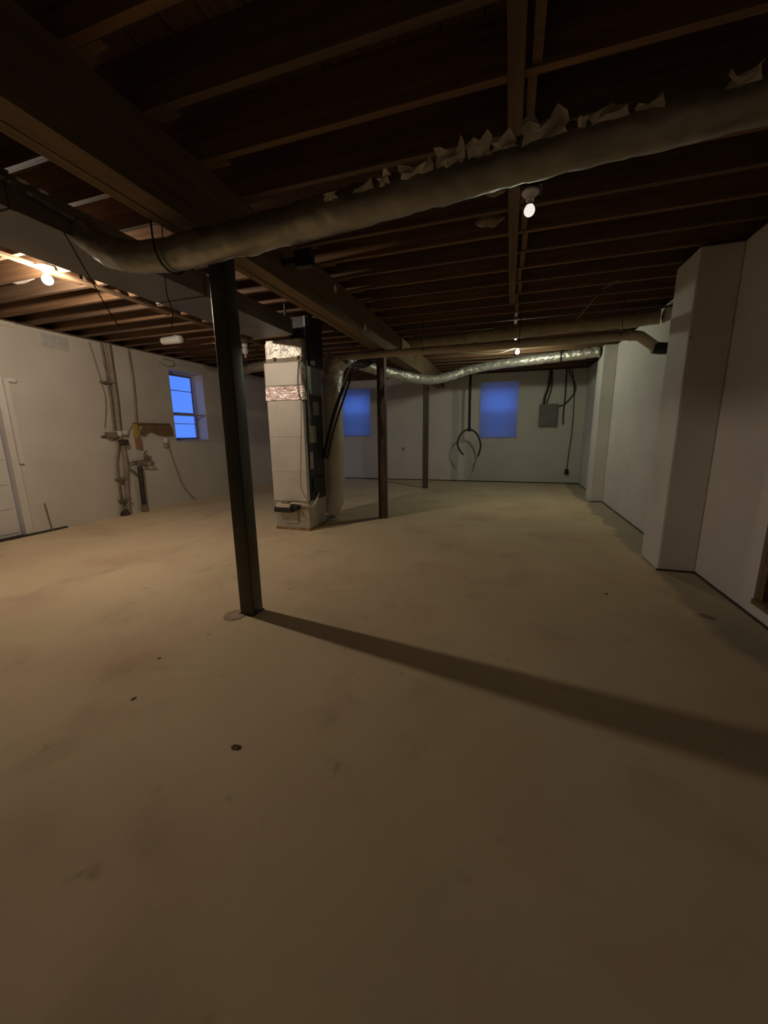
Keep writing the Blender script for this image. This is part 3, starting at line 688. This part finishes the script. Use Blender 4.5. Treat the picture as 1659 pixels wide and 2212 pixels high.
T('short_branch', smooth_path([(XW+0.06, 4.99, 0.88), (XW+0.06, 5.10, 0.90), (XW+0.06, 5.22, 0.92)], 4), 0.014, 'pipe', cp, seg=8)
T('short_branch', smooth_path([(XW+0.06, 4.99, 0.86), (XW+0.07, 5.10, 0.76), (XW+0.07, 5.20, 0.68)], 4), 0.016, 'pipe', cp, seg=8)
T('tie_wire', smooth_path([(XW+0.05, 5.05, 1.35), (XW+0.03, 5.15, 1.42), (XW+0.03, 5.24, 1.54)], 4), 0.005, 'pipel', cp, seg=6)
sp = T('wall_conduit', smooth_path([(XW+0.025, 5.38, 2.83), (XW+0.025, 5.39, 2.2), (XW+0.025, 5.34, 1.58)], 5), 0.016, 'pipel', None, seg=10)
tag(sp, 'thin straight conduit from the joists to the wooden bracket on the left wall', 'pipe')
st = thing('standpipe', (XW+0.08, 5.2, 0), 'black iron standpipe with tangled faucet valves at the left wall', 'pipe')
T('drain_stack', [(XW+0.08, 5.22, 0.0), (XW+0.08, 5.225, 0.3), (XW+0.08, 5.24, 0.82)], 0.042, 'iron', st)
T('collar', [(XW+0.08, 5.22, 0.0), (XW+0.08, 5.22, 0.14)], 0.052, 'pipe', st)
T('supply_pipe', [(XW+0.06, 5.16, 0.90), (XW+0.06, 5.50, 0.93)], 0.016, 'pipe', st, seg=10)
T('supply_pipe', [(XW+0.09, 5.22, 0.84), (XW+0.10, 5.46, 0.82)], 0.016, 'pipe', st, seg=10)
for y_, z_ in ((5.36, 1.0), (5.44, 0.96), (5.48, 0.84), (5.32, 0.86)):
    bm = bmesh.new(); lathe(bm, ((0.012, -0.03), (0.034, -0.012), (0.034, 0.012), (0.012, 0.03)), (XW+0.11, y_, z_), 12, 'X'); obj('valve_wheel', bm, 'pipe', st, smooth=True)
T('spout', smooth_path([(XW+0.07, 5.36, 0.93), (XW+0.09, 5.37, 1.06), (XW+0.14, 5.38, 1.08)], 4), 0.013, 'pipe', st, seg=8)
br = thing('wooden_bracket', (XW+0.05, 5.7, 1.5), 'dark scalloped wooden board bracket fixed to left wall beside the clear window', 'bracket')
bm = bmesh.new(); prof = [(5.36, 1.53), (5.48, 1.53), (5.48, 1.44), (5.56, 1.45), (5.66, 1.41), (5.76, 1.36), (5.86, 1.35), (6.0, 1.36), (6.0, 1.53), (6.0, 1.56), (5.36, 1.56)]
prof = [(5.42, 1.56), (6.02, 1.56), (6.06, 1.52), (6.08, 1.36), (5.86, 1.36), (5.74, 1.375), (5.66, 1.42), (5.58, 1.44), (5.50, 1.41), (5.45, 1.36), (5.42, 1.36)]
vs = [bm.verts.new((XW+0.012, a, b)) for a, b in prof]; f = bm.faces.new(vs)
r = bmesh.ops.extrude_face_region(bm, geom=[f]); bmesh.ops.translate(bm, verts=[v for v in r['geom'] if isinstance(v, bmesh.types.BMVert)], vec=(0.04, 0, 0))
obj('board', bm, 'oldwood', br)
B('top_strip', (XW+0.0, XW+0.07, 5.28, 6.02, 1.56, 1.585), 'oldwood', br)
B('upright', (XW+0.0, XW+0.06, 5.27, 5.33, 1.33, 1.56), 'yellow', br)
B('upright', (XW+0.0, XW+0.055, 5.28, 5.37, 1.13, 1.33), 'clay', br)
bm = bmesh.new(); tube(bm, [(XW+0.03, 5.34, 1.36), (XW+0.03, 5.44, 1.55)], 0.018, 6); obj('brace', bm, 'yellow', br)
ob = thing('outlet_box', (XW+0.03, 5.9, 1.2), 'small white outlet box under the wooden bracket', 'electrical box')
B('box_body', (XW, XW+0.05, 5.86, 5.95, 1.13, 1.22), 'labelp', ob, bev=0.006)
bm = bmesh.new(); lathe(bm, ((0.03, -0.02), (0.038, 0.0), (0.038, 0.06), (0.025, 0.08)), (XW+0.045, 5.90, 1.24), 14); obj('cover', bm, 'white', ob, smooth=True)
tag(T('power_cord', smooth_path([(XW+0.02, 5.97, 1.20), (XW+0.02, 6.04, 0.9), (XW+0.02, 6.12, 0.62), (XW+0.02, 6.20, 0.36), (XW+0.02, 6.36, 0.14), (XW+0.03, 6.50, 0.012)], 6), 0.007, 'pipe', None, seg=6), 'thin cord trailing down the left wall below the clear window', 'cord')
tag(T('power_cord', smooth_path([(XW+0.01, 6.0, 2.72), (XW+0.012, 6.15, 2.66), (XW+0.012, 6.35, 2.70), (XW+0.012, 6.3, 2.78), (XW+0.01, 6.1, 2.78)], 6), 0.006, 'pipe', None, seg=6), 'small loop of dark wire above the clear window', 'wire')

# ================================================================ BACK WALL THINGS
YB = Y1
ep = thing('breaker_panel', (0.9, YB, 1.4), 'dark grey metal breaker panel on back wall right of the blue window', 'electrical panel')
B('case', (0.69, 1.12, YB-0.10, YB, 1.46, 2.01), 'trunk', ep, bev=0.008)
B('cover', (0.705, 1.105, YB-0.115, YB-0.10, 1.475, 1.995), 'trunk', ep, bev=0.004)
T('feed_conduit', smooth_path([(0.90, YB-0.05, 2.83), (0.88, YB-0.05, 2.5), (0.80, YB-0.05, 2.2), (0.78, YB-0.05, 2.0)], 5), 0.028, 'iron', ep, seg=10)
T('feed_cable', smooth_path([(0.93, YB-0.03, 2.83), (0.94, YB-0.03, 2.4), (0.84, YB-0.03, 2.0)], 5), 0.015, 'iron', ep, seg=8)
T('side_cable', smooth_path([(1.10, YB-0.04, 1.95), (1.25, YB-0.04, 1.98), (1.36, YB-0.04, 2.10), (1.48, YB-0.04, 2.28), (1.46, YB-0.04, 2.48), (1.34, YB-0.04, 2.72), (1.32, YB-0.04, 2.83)], 6), 0.014, 'iron', ep, seg=8)
tag(T('hanging_cable', smooth_path([(1.26, YB-0.03, 2.83), (1.27, YB-0.03, 2.2), (1.26, YB-0.03, 1.8), (1.27, YB-0.03, 1.50)], 6), 0.015, 'iron', None, seg=8), 'short dark cable hanging right beside the breaker panel', 'cable')
cd_ = thing('extension_cord', (1.48, YB-0.03, 1.5), 'long thin cord with black plug hanging near the back right corner', 'cord')
T('cord', smooth_path([(1.38, YB-0.04, 2.83), (1.47, YB-0.03, 2.2), (1.49, YB-0.03, 1.4), (1.46, YB-0.03, 0.8), (1.44, YB-0.03, 0.36)], 6), 0.009, 'iron', cd_, seg=8)
bm = bmesh.new(); lathe(bm, ((0.02, 0.09), (0.045, 0.06), (0.05, 0.0), (0.04, -0.05), (0.02, -0.06)), (1.44, YB-0.055, 0.30), 14); obj('plug', bm, 'blackr', cd_, smooth=True)
yh = 10.35
hk = thing('hanging_hose', (-1.0, yh, 1.4), 'black hose arch hanging from a dark pipe left of the far blue window', 'hose')
T('drop_pipe', [(-1.01, yh, ZJ), (-1.01, yh, 2.1), (-1.0, yh, 1.42)], 0.034, 'blackr', hk, seg=12)
T('arch', smooth_path([(-1.13, yh, 0.76), (-1.24, yh, 0.90), (-1.29, yh, 1.08), (-1.22, yh, 1.28), (-1.11, yh, 1.38), (-1.0, yh, 1.41), (-0.87, yh, 1.36), (-0.76, yh, 1.22), (-0.70, yh, 1.02), (-0.72, yh, 0.86), (-0.76, yh, 0.72)], 6), 0.021, 'blackr', hk, seg=12)
T('clamp', [(-1.0, yh, 1.36), (-1.0, yh, 1.46)], 0.045, 'blackr', hk, seg=12)
T('frayed_end', smooth_path([(-0.76, yh, 0.72), (-0.80, yh, 0.60), (-0.87, yh, 0.48)], 5), 0.005, 'labelp', hk, seg=6)
bm = bmesh.new(); lathe(bm, ((0.05, 0.0), (0.05, -0.012), (0.03, -0.02), (0.012, -0.02)), (-2.91, YB, 0.89), 18, 'Y'); tag(obj('round_cap', bm, 'labelp', smooth=True), 'small round grey cap on back wall between the two thin posts', 'cap')
# corner bead glint, stood in for by an added shiny brass disc
bm = bmesh.new(); lathe(bm, ((0.012, 0), (0.012, -0.005), (0.004, -0.008)), (1.46, 4.22, 2.13), 12, 'Y'); tag(obj('glint_disc', bm, 'brass', smooth=True), 'tiny brass disc placed as a glint on the near right pilaster corner', 'glint')

# ================================================================ FLOOR LITTER
def chip(loc, s, m, name, label, cat, seed):
    bm = bmesh.new(); bmesh.ops.create_grid(bm, x_segments=6, y_segments=4, size=1)
    for v in bm.verts:
        x, y = v.co.x, v.co.y
        w = (1-x*x)**0.5 if abs(x) < 1 else 0.0
        v.co = Vector((x*s*(1+.3*noise.noise(Vector((x*3, y*3, seed)))), y*s*0.45*(0.25+w), 0.004 + 0.006*s/0.02*abs(noise.noise(Vector((x*2, y*2, seed+4))))))
    bmesh.ops.solidify(bm, geom=bm.faces[:], thickness=0.002)
    zmin = min(v.co.z for v in bm.verts)
    for v in bm.verts: v.co.z -= zmin
    o = obj(name, bm, m); o.location = loc; o.rotation_euler = (0, 0, seed); return tag(o, label, cat)
chip((-1.08, 1.18, 0.0), 0.024, 'chip', 'dead_leaf', 'small dark curled dead leaf on the floor in the foreground', 'leaf', 0.1)
chip((-1.81, 1.29, 0.0), 0.014, 'chip', 'debris_chip', 'dark debris chip on the floor left of the near post shadow', 'debris', 1.4)
chip((-2.0, 1.62, 0.0), 0.010, 'chip', 'debris_chip', 'tiny dark chip on the floor below the near post foot, to its left', 'debris', 0.7)
chip((0.84, 3.45, 0.0), 0.016, 'chip', 'debris_chip', 'tiny dark chip on the open floor left of the right wall', 'debris', 0.3)
chip((1.44, 3.2, 0.0), 0.05, 'clay', 'clay_clod', 'reddish clay crumb on the floor near the right wall opening', 'debris', 2.2)
